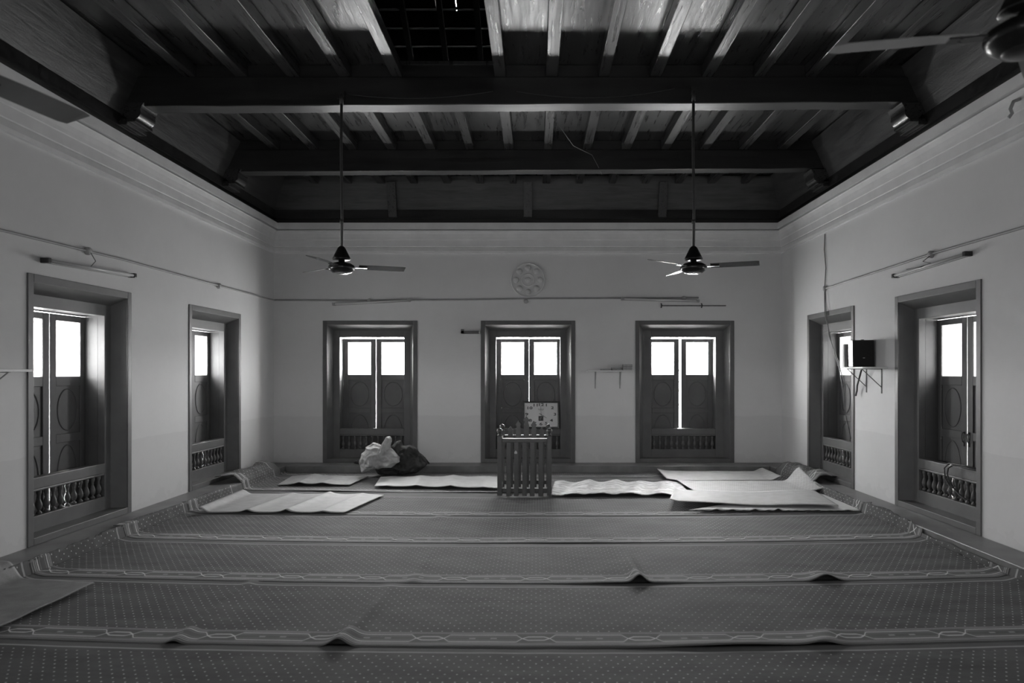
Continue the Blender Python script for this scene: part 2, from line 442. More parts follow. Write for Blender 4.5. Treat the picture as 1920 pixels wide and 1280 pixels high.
while x < XR+.9:
    rf.add([(x+dx, Y, roofz(Y)-.13+dz) for Y in (rs[0]-.5, ridge) for dz in (0, .1) for dx in (0, .07)],
           [(0, 1, 3, 2), (4, 6, 7, 5), (0, 4, 5, 1), (2, 3, 7, 6), (0, 2, 6, 4), (1, 5, 7, 3)]); x += .48
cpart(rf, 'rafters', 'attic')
bt = MB(); yy = rs[0]-.3
while yy > ridge:
    z = roofz(yy); bt.box(XL-.6, XR+.6, yy-.02, yy+.02, z-.03, z-.003); yy -= .24
cpart(bt, 'battens', 'attic')
ga = MB()
for X in (XL-.75, XR+.65):
    ga.add([(X, rs[0], ZT-.4), (X+.1, rs[0], ZT-.4), (X, YF-T, ZT-.4), (X+.1, YF-T, ZT-.4), (X, rs[0], roofz(rs[0])), (X+.1, rs[0], roofz(rs[0])),
            (X, yy, zr), (X+.1, yy, zr), (X, YF-T, zr), (X+.1, YF-T, zr)],
           [(0, 4, 6, 8, 2), (1, 3, 9, 7, 5), (0, 1, 5, 4), (2, 8, 9, 3), (0, 2, 3, 1)])
ga.box(XL-.75, XR+.75, YF-T-.1, YF-T, ZT-.4, zr+.02)
ga.box(XL-.75, XL-T, YF-T, rs[0], ZT-.42, ZT-.4); ga.box(XR+T, XR+.75, YF-T, rs[0], ZT-.42, ZT-.4)
ga.box(XL-.75, XR+.75, YB+T, rs[0], ZT-.42, ZT-.4)
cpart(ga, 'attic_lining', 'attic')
# ---------------------------------------------------------------- windows
OW = 1.0; OZ = (.62, 2.04); RZ = (.504, .62); BZ = (.300, .504); D1 = .12; D2 = .31
bal_prof = [(.021, 0), (.021, .018), (.010, .026), (.009, .034), (.016, .042), (.023, .058), (.026, .074), (.022, .096), (.014, .118), (.009, .136), (.014, .144), (.010, .152), (.016, .166), (.020, .180), (.020, .204)]
bal_me = None
SIDE = 'back'
def leaf(parent, hx, side, lw, gap_deg, glass_w, st, handle=False):
    """one shutter leaf hinged at hx; side +1 extends toward +x"""
    L = empty('shutter', (hx, D2+.004, .13), 0, parent)
    L.rotation_euler.z = side*R(gap_deg)
    H = 1.895; th = .035
    s = side
    zg0, zg1 = 1.455-.13+.003, 1.965-.13+.003
    def bx(mb, a, b, y0, y1, z0, z1): return mb.box(s*a, s*b, y0, y1, z0, z1)
    f = MB()
    bx(f, 0, st, 0, th, 0, H); bx(f, lw-st, lw, 0, th, 0, H)
    for z0, z1 in ((0, .10), (.72, .80), (1.24, zg0), (zg1, H)): bx(f, st, lw-st, 0, th, z0, z1)
    f.build('leaf_frame', 'frame2', L, bevel=.004)
    for z0, z1 in ((.10, .72), (.80, 1.24)):
        p = MB(); bx(p, st, lw-st, .014, .026, z0, z1)
        cx, cz = s*lw/2, (z0+z1)/2; rx, rz = (lw-2*st)/2-.035, (z1-z0)/2-.03
        n = 40
        pts = [(cx+rx*math.cos(2*math.pi*k/n), .013, cz+rz*math.sin(2*math.pi*k/n)) for k in range(n+1)]
        p.tube(pts, .007, 6, False)
        p.build('door_panel', 'frame2', L)
    pn = MB(); bx(pn, st, lw-st, .012, .018, zg0, zg1); o = pn.build('glass_pane', 'pane_'+SIDE, L); o['label'] = 'frosted glass pane bright with daylight'
    pd = bpy.data.lights.new('window_portal', 'AREA'); pd.shape = 'RECTANGLE'; pd.size = lw-2*st; pd.size_y = zg1-zg0; pd.cycles.is_portal = True
    po = bpy.data.objects.new('window_portal', pd); C.objects.link(po); po.parent = L
    po.location = (s*lw/2, .009, (zg0+zg1)/2); po.rotation_euler = (R(-90), 0, 0)
    if handle:
        h = MB(); hx_ = s*(lw-.035)
        h.box(hx_-.008, hx_+.008, -.006, 0, .73, .80)
        n = 20; h.tube([(hx_+.022*math.cos(2*math.pi*k/n), -.012, .745+.045*math.sin(2*math.pi*k/n)) for k in range(n+1)], .004, 6, False)
        h.box(hx_-.005, hx_+.005, -.006, 0, .66, .70)
        o = h.build('ring_handle', 'black', L); o['label'] = 'black iron ring pull'
    return L
def window(idx, loc, rz, wd, ocx, lcx, gap, lw, st, label, handle=False, nb=11, ajar=(0.6, 0.6), ow=OW):
    global bal_me
    W = struct(empty('window_%d' % idx, loc, rz), label)
    h = wd/2; z0, z1 = WZ0, WZ1; bw = .066; e = .001
    b = MB()
    b.box(-h, -h+bw, -.012, .05, z0, z1).box(h-bw, h, -.012, .05, z0, z1).box(-h+bw, h-bw, -.012, .05, z1-bw, z1).box(-h+bw, h-bw, -.012, .05, z0, z0+bw*.9)
    b.build('border_frame', 'frame', W, bevel=.004)
    # splayed reveal
    ix = h-bw-.066; izt = z1-bw-.078; izb = .172
    rv = MB(); yb = D1
    O = [(-h+bw, 0, z0+bw*.9), (h-bw, 0, z0+bw*.9), (h-bw, 0, z1-bw), (-h+bw, 0, z1-bw)]
    I = [(-ix, yb, izb), (ix, yb, izb), (ix, yb, izt), (-ix, yb, izt)]
    Q = [(-h+e, .045, z0+e), (h-e, .045, z0+e), (h-e, .045, z1-e), (-h+e, .045, z1-e)]; S = [(-h+e, yb, z0+e), (h-e, yb, z0+e), (h-e, yb, z1-e), (-h+e, yb, z1-e)]
    vs = O+I+Q+S; fs = []
    for k in range(4):
        k2 = (k+1) % 4
        fs += [(k, k2, 4+k2, 4+k), (8+k, 12+k, 12+k2, 8+k2), (k, 8+k, 8+k2, k2), (4+k, 4+k2, 12+k2, 12+k)]
    rv.add(vs, fs); rv.build('reveal', 'frame', W)
    # inner frame: jambs, head, rail, apron
    a0, a1 = ocx-ow/2, ocx+ow/2
    f = MB()
    f.box(-h+e, a0, D1, D1+.07, z0+e, z1-e).box(a1, h-e, D1, D1+.07, z0+e, z1-e)
    f.box(a0, a1, D1, D1+.07, OZ[1], z1-e).box(a0, a1, D1, D1+.07, z0+e, BZ[0])
    f.build('inner_frame', 'frame', W, bevel=.004)
    f = MB().box(a0, a1, D1-.003, D1+.085, RZ[0]+.02, RZ[1]).box(a0, a1, D1, D1+.07, RZ[0], RZ[0]+.02)
    f.build('mid_rail', 'frame', W, bevel=.006)
    # deep lining behind the frame up to the shutters, and outer stop
    f = MB(); y1 = D2
    f.box(-h+e, a0, D1+.07, y1, z0+e, z1-e).box(a1, h-e, D1+.07, y1, z0+e, z1-e)
    f.box(a0, a1, D1+.07, y1, OZ[1], z1-e).box(a0, a1, D1+.07, y1, z0+e, .14)
    r0 = min(a0-.002, lcx-gap/2-lw-.002); r1 = max(a1+.002, lcx+gap/2+lw+.002)
    f.box(-h+e, r0, y1, T, z0+e, z1-e).box(r1, h-e, y1, T, z0+e, z1-e)
    f.box(r0, r1, y1, T, OZ[1]+(.003 if SIDE == 'back' else -.008), z1-e).box(r0, r1, y1, T, z0+e, .125)
    f.build('deep_lining', 'frame2', W)
    if SIDE == 'back': MB().box(a0, a1, D2-.03, D2-.01, .14, .60).build('lower_board', 'frame2', W)
    # balusters
    if bal_me is None:
        o = MB().lathe(bal_prof, 12).build('baluster', 'frame', None, smooth=True); bal_me = o.data; bpy.data.objects.remove(o)
    for k in range(nb):
        o = bpy.data.objects.new('baluster', bal_me); C.objects.link(o); o.parent = W
        o.location = (a0+.045+(ow-.09)*k/(nb-1), D1+.035, BZ[0])
    half = gap/2
    leaf(W, lcx-half-lw, 1, lw, -ajar[0], .348, st, handle)
    leaf(W, lcx+half+lw, -1, lw, -ajar[1], .348, st, handle)
    return W
window(1, (back_w[0][0], YB, 0), 0, WW, 0, .023, .006, .522, .082, 'far wall window behind the sacks, left of the pulpit')
window(2, (back_w[1][0], YB, 0), 0, WW, 0, .013, .004, .514, .080, 'far wall window behind the pulpit and the clock')
window(3, (back_w[2][0], YB, 0), 0, 1.52, .005, -.009, .030, .512, .083, 'far wall window right of the book shelf')
SIDE = 'left'
for i, c in enumerate(left_w):
    window(4+i, (XL, c, 0), R(90), WW, 0, 0, .012, .512, .082, ['nearer of the two left wall windows in view', 'farther left wall window beside the folded carpet', 'left wall window nearest the camera'][i], ajar=(.3, .3))
SIDE = 'right'
for i, c in enumerate(right_w):
    window(6+i, (XR, c, 0), R(-90), WW, 0, 0, .012, .512, .082, ['nearer right wall window with ring pulls on its shutters', 'farther right wall window with wires hanging across it', 'right wall window nearest the camera'][i], handle=(i == 0), ajar=(.3, .3))
SIDE = 'front'  # added windows out of view, giving frontal daylight
for i, c in enumerate(added_front_w):
    window(8+i, (c, YF, 0), R(180), WW, 0, 0, .012, .512, .082, ['window behind the camera, left side', 'window behind the camera, middle', 'window behind the camera, right side'][i], ajar=(.3, .3))
# ---------------------------------------------------------------- carpets
ridges = []   # (x0,y0,x1,y1,height,sigma)
def ridge(a, b, h, s, h0=None): A = gnd(*a); B = gnd(*b); ridges.append((A.x, A.y, B.x, B.y, h if h0 is None else h0, h, s))
ridge((1165, 1028), (1200, 1097), .055, .035, .012)
ridge((1528, 1068), (1556, 1098), .06, .06, 0)
ridge((470, 1095), (322, 1212), .022, .03, .012)
ridge((735, 1100), (632, 1216), .045, .04, .006)
ridge((812, 1030), (775, 1090), .012, .035, .004)
ridge((1560, 1160), (1545, 1216), .022, .05, 0)
ridge((820, 975), (880, 935), .010, .04, .010)
edge = [2.70, 3.865, 5.03, 6.22, 7.39, 8.80, 10.10]
def zwr(x, y, k):
    z = .003*noise.noise(Vector((x*1.3, y*1.7, .3)))+.0015*noise.noise(Vector((x*6, y*5, 1)))
    for x0, y0, x1, y1, h0, h1, s in ridges:
        ks = max(i for i in range(len(edge)) if edge[i]+.014*x0*x0 < y0+.02)
        if ks != k: continue
        dx, dy = x1-x0, y1-y0; L2 = dx*dx+dy*dy; t = ((x-x0)*dx+(y-y0)*dy)/L2
        tc = min(1, max(0, t)); ex = x-(x0+dx*tc); ey = y-(y0+dy*tc); d2 = ex*ex+ey*ey
        z += (h0+(h1-h0)*tc)*math.exp(-d2/(2*s*s))
    return z
def bow(x): return .014*x*x
def ss(t): t = max(0, min(1, t)); return t*t*(3-2*t)
def carpet(kk, y0, y1, oL, oR, label, zbase, lifts=(), lump=None, nU=420, nV=40):
    """a roll running wall to wall; u along x, v from near edge; the ends climb the ledge by oL / oR(v)"""
    wd = y1-y0; verts = []; uvs = []
    xa, xb = LXL+.035, LXR-.035
    for j in range(nV+1):
        v = wd*j/nV; vf = j/nV
        L = oL(vf); Rr = oR(vf)
        # arc-length coordinate
        s0 = xa-L; s1 = xb+Rr
        for i in range(nU+1):
            q = i/nU
            s = s0+(s1-s0)*q
            def climb(d, sgn):      # d = length past the foot of the riser
                rise = ZP-.0
                if d < rise: return (sgn*.022*ss(d/rise), d)
                dd = d-rise; return (sgn*(.022+dd), rise+.012-.012*ss(dd/.02)+.006)
            if s < xa: ox, oz = climb(xa-s, -1); x = xa+ox
            elif s > xb: ox, oz = climb(s-xb, 1); x = xb+ox
            else:
                x = s; oz = 0
                e = min(s-xa, xb-s)
                if e < .12: oz = .02*(1-e/.12)**2
            yv = y0+v+bow(x)
            if y1 > 10: yv = min(yv, LYB-.02-.0005*(nV-j))
            z = zbase+.002*(1-ss(v/.12))+oz
            wr = zwr(x, yv, kk) if xa < s < xb else .004*noise.noise(Vector((x*9, yv*7, 2)))
            z += max(wr, -.002)+.0035
            for (lx, lw_, lh) in lifts:
                z += lh*math.exp(-((x-lx)/lw_)**2/2)*(1-ss(v/.16))
            if lump: x, yv, z = lump(s-xb if s > xb else (s-xa if s < xa else 0), x, yv, z, vf)
            verts.append((x, yv, z)); uvs.append((s, v))
    fs = []; n = nU+1
    for j in range(nV):
        for i in range(nU): a = j*n+i; fs.append((a, a+1, a+1+n, a+n))
    me = bpy.data.meshes.new('carpet'); me.from_pydata(verts, [], fs); me.update()
    uvl = me.uv_layers.new(name='UVMap')
    for p in me.polygons:
        for li, vi in zip(p.loop_indices, p.vertices): uvl.data[li].uv = uvs[vi]
        p.use_smooth = True
    me.materials.append(M['carpet'])
    o = bpy.data.objects.new('carpet', me); C.objects.link(o)
    m = o.modifiers.new('thickness', 'SOLIDIFY'); m.thickness = .004; m.offset = -1
    tag(o, label, 'carpet', 'carpet rolls laid wall to wall'); return o
def wob(a, b, s, k): return lambda v: max(.0, a+(b-a)*v+s*noise.noise(Vector((v*4, k, 0))))
def lump_far(d, x, y, z, vf):
    if d < -.1:      # left end folded up in a heap on the ledge
        k = -d-.1; z += .11*ss(k/.12)*(1-.45*ss((k-.2)/.3))*(.55+.6*abs(noise.noise(Vector((vf*3.5, k*3, 5)))))*1.3
        y += -.10*ss(k/.4)+.04*noise.noise(Vector((k*6, vf*5, 1)))
    if d > .1:
        k = d-.1; z += .13*ss(k/.12)*(1-.5*ss((k-.18)/.25))*(.6+.6*abs(noise.noise(Vector((vf*3, k*4, 9)))))
        y += .05*noise.noise(Vector((k*6, vf*5, 7)))
    return x, y, z
labs = ['dotted carpet roll at the bottom of the picture, nearest the camera',
        'dotted carpet roll with chain border, second from the camera',
        'dotted carpet roll with two raised wrinkles on its near border, third from the camera',
        'dotted carpet roll fourth from the camera, its left end lying ragged on the ledge',
        'dotted carpet roll just in front of the pulpit, under the front mats',
        'dotted carpet roll under the pulpit with ends folded up onto both ledges',
        'dark dotted carpet roll against the far ledge']
ov = [(wob(.02, .05, .02, 1), wob(.13, .2, .05, 2)), (wob(.03, .12, .06, 3), wob(.14, .06, .10, 4)), (wob(.10, .16, .10, 5), wob(.06, .05, .04, 6)),
      (wob(.20, .14, .10, 7), wob(.09, .22, .08, 8)), (wob(.16, .10, .05, 9), wob(.12, .15, .06, 10)), (wob(.42, .30, .10, 11), wob(.44, .36, .08, 12)), (wob(.03, .03, .01, 13), wob(.03, .03, .01, 14))]
lf = [[], [(.2, .9, .002), (1.12, .3, .016)], [(.62, .25, .012), (1.75, .12, .0)], [(.3, .5, .006)], [], [(-2.6, .5, .012), (-.6, .4, .01)], []]
for k in range(7):
    y0 = edge[k]; y1 = (edge[k+1]+.035) if k < 6 else LYB-.01
    if k == 6: y1 = LYB+.02
    carpet(k, y0, y1, ov[k][0], ov[k][1], labs[k], .004, lf[k], lump_far if k == 5 else None, nV=44 if 0 < k < 4 else 30, nU=520 if 0 < k < 4 else 300)
# ---------------------------------------------------------------- straw mats and rugs on the carpets
def mat(name, cor, zb, label, cat, m, wave, th=.006, nu=90, nv=24, group=None, far=False):
    tl_, tr, br, bl = [gnd(*c) for c in cor]
    wu = ((tr-tl_).length+(br-bl).length)/2; wv = ((bl-tl_).length+(br-tr).length)/2
    vs = []; uv = []
    for j in range(nv+1):
        for i in range(nu+1):
            a, b = i/nu, j/nv
            p = (tl_*(1-a)+tr*a)*(1-b)+(bl*(1-a)+br*a)*b
            ex = .010*noise.noise(Vector((a*wu*5, b*4, len(label))))*(1 if j in (0, nv) else .5)
            dx, dz = wave(a, b, p)
            vs.append((p.x+dx, p.y+ex, zb+max(0, dz)+.002*(1+noise.noise(Vector((p.x*7, p.y*7, 3)))))); uv.append((a*wu, b*wv))
    fs = []; n = nu+1
    for j in range(nv):
        for i in range(nu): q = j*n+i; fs.append((q, q+n, q+n+1, q+1))
    me = bpy.data.meshes.new(name); me.from_pydata(vs, [], fs); me.update()
    l = me.uv_layers.new(name='UVMap')
    for p in me.polygons:
        for li, vi in zip(p.loop_indices, p.vertices): l.data[li].uv = uv[vi]
        p.use_smooth = True
    me.materials.append(M[m]); o = bpy.data.objects.new(name, me); C.objects.link(o)
    md = o.modifiers.new('thickness', 'SOLIDIFY'); md.thickness = th; md.offset = -1
    return tag(o, label, cat, group)
def gz(a, c, s): return math.exp(-math.sqrt(((a-c)/s)**2+.04)*1.1)*1.2
G = 'straw mats laid over the carpets'
mat('straw_mat', [(455, 930), (720, 932), (645, 966), (372, 965)], .030, 'long grey straw mat at the left with three sharp folds and a curled left end', 'mat', 'mat_mid',
    lambda a, b, p: (0, .030*gz(a, .36-.03*b, .035)*(.5+.5*b)+.036*gz(a, .62-.02*b, .035)+.018*gz(a, .85, .04)+.05*ss((.07-a)/.07)), group=G)
mat('straw_mat', [(548, 896), (690, 897), (655, 913), (520, 913)], .030, 'small grey straw mat near the far left corner with rumpled edge', 'mat', 'mat_grey',
    lambda a, b, p: (0, .035*gz(a, .3, .09)+.03*gz(a, .62, .12)*(.4+.6*b)), group=G)
mat('straw_mat', [(714, 899), (934, 899), (934, 921), (702, 917)], .040, 'pale ribbed straw mat running up to the left side of the pulpit', 'mat', 'mat_light',
    lambda a, b, p: (0, .022*gz(a, .34, .06)+.028*gz(a, .62, .06)+.01*gz(a, .1, .05)+.012*gz(a, .88, .06)), group=G)
mat('cotton_mat', [(1040, 909), (1275, 909), (1292, 933), (1033, 934)], .034, 'white cotton mat with dark wavy stripes right of the pulpit', 'mat', 'zebra',
    lambda a, b, p: (0, .012*(1+math.sin(a*30+3*b))+.02*gz(a, .28, .05)+.02*gz(a, .5, .05)))
mat('straw_mat', [(1232, 888), (1430, 889), (1466, 906), (1250, 907)], .045, 'grey straw mat right of the pulpit, lying farthest back by the ledge', 'mat', 'mat_mid',
    lambda a, b, p: (0, .03*gz(a, .0, .06)+.05*ss((a-.9)/.1)), group=G)
mat('straw_mat', [(1268, 908), (1500, 908), (1530, 930), (1302, 930)], .050, 'herringbone straw mat at the right with its right corner curled up to a point', 'mat', 'mat_herring',
    lambda a, b, p: (.12*ss((a-.85)/.15)*b, .13*ss((a-.86)/.14)*(1-b)**1.5+.05*ss((a-.88)/.12)+.015*gz(a, 0, .05)), group=G)
mat('straw_mat', [(1264, 931), (1528, 931), (1572, 960), (1256, 953)], .060, 'pale straw mat at the right lying on a white cloth', 'mat', 'mat_light',
    lambda a, b, p: (0, .035*gz(a, 0, .04)+.01*(1+math.sin(a*9))), group=G)
mat('white_cloth', [(1500, 926), (1562, 930), (1612, 963), (1292, 962)], .034, 'white cloth with crinkled edge under the pale straw mat at the right', 'cloth', 'paper',
    lambda a, b, p: (0, .018*ss((b-.9)/.1)*max(0, noise.noise(Vector((a*22, 0, 2)))+.1)*1.6), .004, nu=140)
# speckled rug lying half on the left ledge near the camera
def rug():
    cor = [(-3.95, 5.55), (-2.98, 5.42), (-2.98+.0, 4.35), (-3.95, 4.1)]
    P = [Vector((-4.0, 5.70, 0)), Vector((-3.30, 5.62, 0)), Vector((-2.85, 5.02, 0)), Vector((-2.98, 4.2, 0)), Vector((-3.65, 4.05, 0))]
    tl_, tr, br, bl = Vector((-4.0, 5.62, 0)), Vector((-3.02, 5.05, 0)), Vector((-2.72, 4.22, 0)), Vector((-4.0, 3.95, 0))
    tr = gnd(175, 1105); br = gnd(-60, 1215); tl_ = Vector((-3.98, 5.14, 0)); bl = Vector((-3.98, 4.0, 0))
    vs = []; uv = []; nu, nv = 70, 50
    for j in range(nv+1):
        for i in range(nu+1):
            a, b = i/nu, j/nv; p = (tl_*(1-a)+tr*a)*(1-b)+(bl*(1-a)+br*a)*b
            z = .034+(ZP+.0)*ss((LXL+.10-p.x)/.14)
            z += .012*(1+noise.noise(Vector((p.x*3, p.y*3, 4))))+.0*a
            vs.append((p.x, p.y+.02*noise.noise(Vector((p.x*5, b*3, 1))), z)); uv.append((p.x, p.y))
    fs = []; n = nu+1
    for j in range(nv):
        for i in range(nu): q = j*n+i; fs.append((q, q+n, q+n+1, q+1))
    me = bpy.data.meshes.new('rug'); me.from_pydata(vs, [], fs); me.update()
    l = me.uv_layers.new(name='UVMap')
    for p in me.polygons:
        for li, vi in zip(p.loop_indices, p.vertices): l.data[li].uv = uv[vi]
        p.use_smooth = True
    me.materials.append(M['rug']); o = bpy.data.objects.new('rug', me); C.objects.link(o)
    md = o.modifiers.new('thickness', 'SOLIDIFY'); md.thickness = .01; md.offset = -1
    tag(o, 'grey speckled rug half on the left ledge, nearest the camera', 'rug')
rug()
# ---------------------------------------------------------------- pulpit (low picket enclosure)
PY0, PY1 = 8.55, 9.20
pu = tag(empty('pulpit', (-.137, PY0, .02)), 'grey painted wooden pulpit of pickets with ball-topped posts, standing before the middle window', 'pulpit')
def pb(mb, name, label=None, **k):
    k.setdefault('bevel', .004)
    o = mb.build(name, 'pulpit', pu, loc=(.137, -PY0, -.02), **k)
    if label: o['label'] = label
    return o
xl, xr = px(937, PY0), px(1030, PY0); FZ = .022
ZR = .705
for X in (xl, xr):
    for Y in (PY0, PY1):
        ph = .028
        pb(MB().box(X-ph, X+ph, Y-ph, Y+ph, FZ, .735), 'post')
        f = MB().lathe([(.028, .735), (.034, .742), (.020, .752), (.016, .758), (.026, .768), (.034, .784), (.036, .797), (.031, .812), (.018, .824), (.003, .829)], 16, (X, Y, 0))
        pb(f, 'ball_finial', smooth=True, bevel=0)
for Y, zt in ((PY0, ZR), (PY1, .69)):
    pb(MB().box(xl+.028, xr-.028, Y-.022, Y+.03, zt-.045, zt), 'top_rail')
    pb(MB().box(xl+.028, xr-.028, Y-.015, Y+.015, FZ+.035, FZ+.085), 'bottom_rail')
for X in (xl, xr):
    pb(MB().box(X-.018, X+.018, PY0+.028, PY1-.028, .65, .69), 'side_rail')
    pb(MB().box(X-.015, X+.015, PY0+.028, PY1-.028, FZ+.04, FZ+.08), 'side_rail')
for i, x in enumerate((953.7, 968, 983.5, 998, 1014)):
    X = px(x, PY0-.03); pb(MB().box(X-.028, X+.028, PY0-.033, PY0-.016, FZ-.002, ZR-.042), 'slat')
for i, (x, y) in enumerate(((957.4, 798), (972, 787.6), (987, 779), (1001, 788), (1015.7, 800))):
    X = px(x, PY1); zt = pz(y, PY1)
    w_ = .034; n_ = .025
    poly = [(-w_, FZ), (w_, FZ), (w_, zt-.115), (n_, zt-.09), (n_, zt-.075), (w_+.004, zt-.058), (w_+.002, zt-.05), (0, zt), (-w_-.002, zt-.05), (-w_-.004, zt-.058), (-n_, zt-.075), (-n_, zt-.09), (-w_, zt-.115)]
    pb(MB().prism(poly, PY1-.04, PY1-.022, lambda q, a: (X+q[0], a, q[1])), 'pointed_picket')
X = px(967, PY0-.03)
o = MB().box(X-.017, X+.017, PY0-.0345, PY0-.033, pz(848, PY0)-.012, pz(848, PY0)+.008).add([(X-.017, PY0-.0345, pz(848, PY0)+.008), (X+.017, PY0-.0345, pz(848, PY0)+.008), (X, PY0-.0345, pz(848, PY0)+.03)], [(0, 1, 2)]).build('sticker', 'carton', pu, loc=(.137, -PY0, -.02)); o['label'] = 'small pale house-shaped sticker'
# ---------------------------------------------------------------- clock leaning in the middle window
def text_mesh(txt, size, name, mat_, parent, loc, rot=(R(90), 0, 0), bold=0.0, shear=0):
    cu = bpy.data.curves.new(name, 'FONT'); cu.body = txt; cu.size = size; cu.align_x = 'CENTER'; cu.align_y = 'CENTER'
    cu.extrude = .0012; cu.offset = bold; cu.shear = shear; cu.resolution_u = 3
    t = bpy.data.objects.new(name, cu); C.objects.link(t)
    dg = bpy.context.evaluated_depsgraph_get(); me = bpy.data.meshes.new_from_object(t.evaluated_get(dg))
    bpy.data.objects.remove(t); me.materials.clear(); me.materials.append(M[mat_])
    o = bpy.data.objects.new(name, me); C.objects.link(o); o.parent = parent; o.location = loc; o.rotation_euler = rot
    return o
YK = YB+D1-.06
ck = tag(empty('wall_clock', (px(1014.5, YK), YK+.012, .623)), 'rectangular white wall clock in dark frame leaning in the middle window', 'clock')
ck.rotation_euler = (R(-7), 0, 0)
cw, chh = .57, .425
MB().box(-cw/2, -cw/2+.028, 0, .04, 0, chh).box(cw/2-.028, cw/2, 0, .04, 0, chh).box(-cw/2+.028, cw/2-.028, 0, .04, 0, .028).box(-cw/2+.028, cw/2-.028, 0, .04, chh-.028, chh).build('clock_frame', 'black', ck, bevel=.005)
MB().box(-cw/2+.028, cw/2-.028, .012, .03, .028, chh-.028).build('clock_face', 'clockface', ck)
def cpx(x, y): return ((x-692)/400*.505, .0105, (370-y)/290*.37+.028)   # pixels of the enlarged crop to clock face
for t_, x, y in (('12', 690, 103), ('11', 625, 108), ('10', 549, 143), ('9', 517, 220), ('8', 560, 294), ('7', 616, 330), ('6', 690, 338), ('5', 757, 331), ('4', 820, 294), ('3', 862, 220), ('2', 832, 141), ('1', 757, 108)):
    text_mesh(t_, .060, 'numeral', 'ink', ck, cpx(x, y), bold=.0012).scale = (1.6, 1, 1)
hp = cpx(693, 222)
def hand(dx, dz, wd, name, tail=.03):
    d = Vector((dx, dz)); n = Vector((-d.y, d.x)).normalized()*wd; t = -d.normalized()*tail
    q = [t+n*.8, t-n*.8, d-n*.5, d+n*.5]
    MB().prism([(hp[0]+v.x, hp[2]+v.y) for v in q], .004, .007, lambda p, a: (p[0], a, p[1])).build(name, 'ink', ck)
hand(.088, -.055, .005, 'hour_hand', .035); hand(-.010, .135, .003, 'minute_hand', .03)
MB().box(cpx(661, 0)[0], cpx(720, 0)[0], .009, .012, cpx(0, 298)[2], cpx(0, 240)[2]).build('alarm_badge', 'ink', ck)
sc_ = MB(); q0 = cpx(690, 270)
sc_.tube([(q0[0]-.018, .0085, q0[2]-.02), (q0[0]-.018, .0085, q0[2]+.018), (q0[0]+.016, .0085, q0[2]+.018)], .0012, 4).tube([(q0[0]-.008, .0085, q0[2]-.02), (q0[0]-.006, .0085, q0[2]+.005), (q0[0]+.010, .0085, q0[2]+.008)], .0012, 4)
o = sc_.build('badge_lines', 'carton', ck)
q0 = cpx(690, 162); sg = MB(); pts = []
for k in range(60):
    t = k/59; pts.append((q0[0]-.042+.084*t, .0105, q0[2]+.007*math.sin(t*38)+.004*math.sin(t*15)))
sg.tube(pts, .0014, 4); sg.tube([(q0[0]-.045, .0105, q0[2]+.012), (q0[0]+.05, .0105, q0[2]+.016)], .0010, 4)
sg.build('script_mark', 'ink', ck)
# ---------------------------------------------------------------- ceiling fans
def fan(X, Y, ztop, zb, base_deg, label, tilt=(0, 0), hang=None, bmat='blade', cap='chrome'):
    F = tag(empty('ceiling_fan', (X, Y, zb)), label, 'fan', 'ceiling fans hanging from the beams')
    h = ztop-zb
    b = MB().lathe([(.03, -.058), (.085, -.05), (.118, -.025), (.128, 0), (.118, .022), (.085, .042), (.05, .05), (.03, .055), (.03, .085)], 28)
    b.build('motor_housing', 'black', F, smooth=True)
    MB().lathe([(.002, -.062), (.05, -.060), (.075, -.052), (.078, -.045), (.05, -.045)], 24).build('bottom_cap', cap, F, smooth=True)
    MB().lathe([(.085, .075), (.088, .085), (.075, .11), (.055, .15), (.035, .19), (.02, .205)], 20).build('canopy_cone', 'black', F, smooth=True)
    rod = MB().tube([(0, 0, .08), (.004, 0, .08+(h-.08)*.3), (-.004, 0, .08+(h-.08)*.65), (0, 0, h)], .0135, 10)
    rod.tube([(0, 0, h-.10), (0, 0, h-.02)], .02, 10).tube([(0, 0, .42), (0, 0, .46)], .018, 10)
    rod.build('down_rod', 'rod', F, smooth=True)
    MB().box(-.025, .025, -.012, .04, h-.05, h+.03).tube([(0, .0, h+.0), (0, .05, h+.02)], .012, 8).build('hook_bracket', 'darkmetal', F)
    for k in range(3):
        a = R(base_deg+120*k)
        n = 12; vs = []; 
        for i in range(n+1):
            t = i/n; r = .16+.445*t; wd = .052+.012*math.sin(min(1, t*1.6)*math.pi/2)
            if i == n: wd *= .82
            for s_, dz in ((-1, .012), (1, -.012)):
                sw = s_*wd; z = dz+.010
                for th in (0, .004): vs.append((r, sw, z+th-.004*t*0))
        fs = []
        for i in range(n):
            p = 4*i; q = p+4
            fs += [(p, q, q+2, p+2), (p+1, p+3, q+3, q+1), (p, p+1, q+1, q), (p+2, q+2, q+3, p+3)]
        fs += [(0, 2, 3, 1), (4*n, 4*n+1, 4*n+3, 4*n+2)]
        bl = MB().add(vs, fs).build('blade', bmat, F); bl.rotation_euler = (tilt[0], tilt[1], a)
        ar = MB().box(.09, .24, -.022, .022, .002, .008).tube([(.20, .012, .0), (.20, .012, .012)], .006, 6).tube([(.20, -.012, .0), (.20, -.012, .012)], .006, 6)
        ar.build('blade_arm', 'darkmetal', bl)
    return F
fan(-1.866, 6.86, 4.17, 2.50, 20, 'ceiling fan hanging near the far left of the room, left of the plaster rosette')
fan(1.512, 6.86, 4.20, 2.50, -20, 'ceiling fan hanging near the far right of the room, right of the plaster rosette')
fan(1.61, 2.34, 4.2, 2.60, 168, 'ceiling fan close to the camera at the top right corner', bmat='blade_lit', cap='darkmetal')
fan(-1.96, 2.30, 4.2, 2.51, 80, 'ceiling fan close to the camera, only one blade tip showing at the top left', bmat='blade_lit', cap='darkmetal')
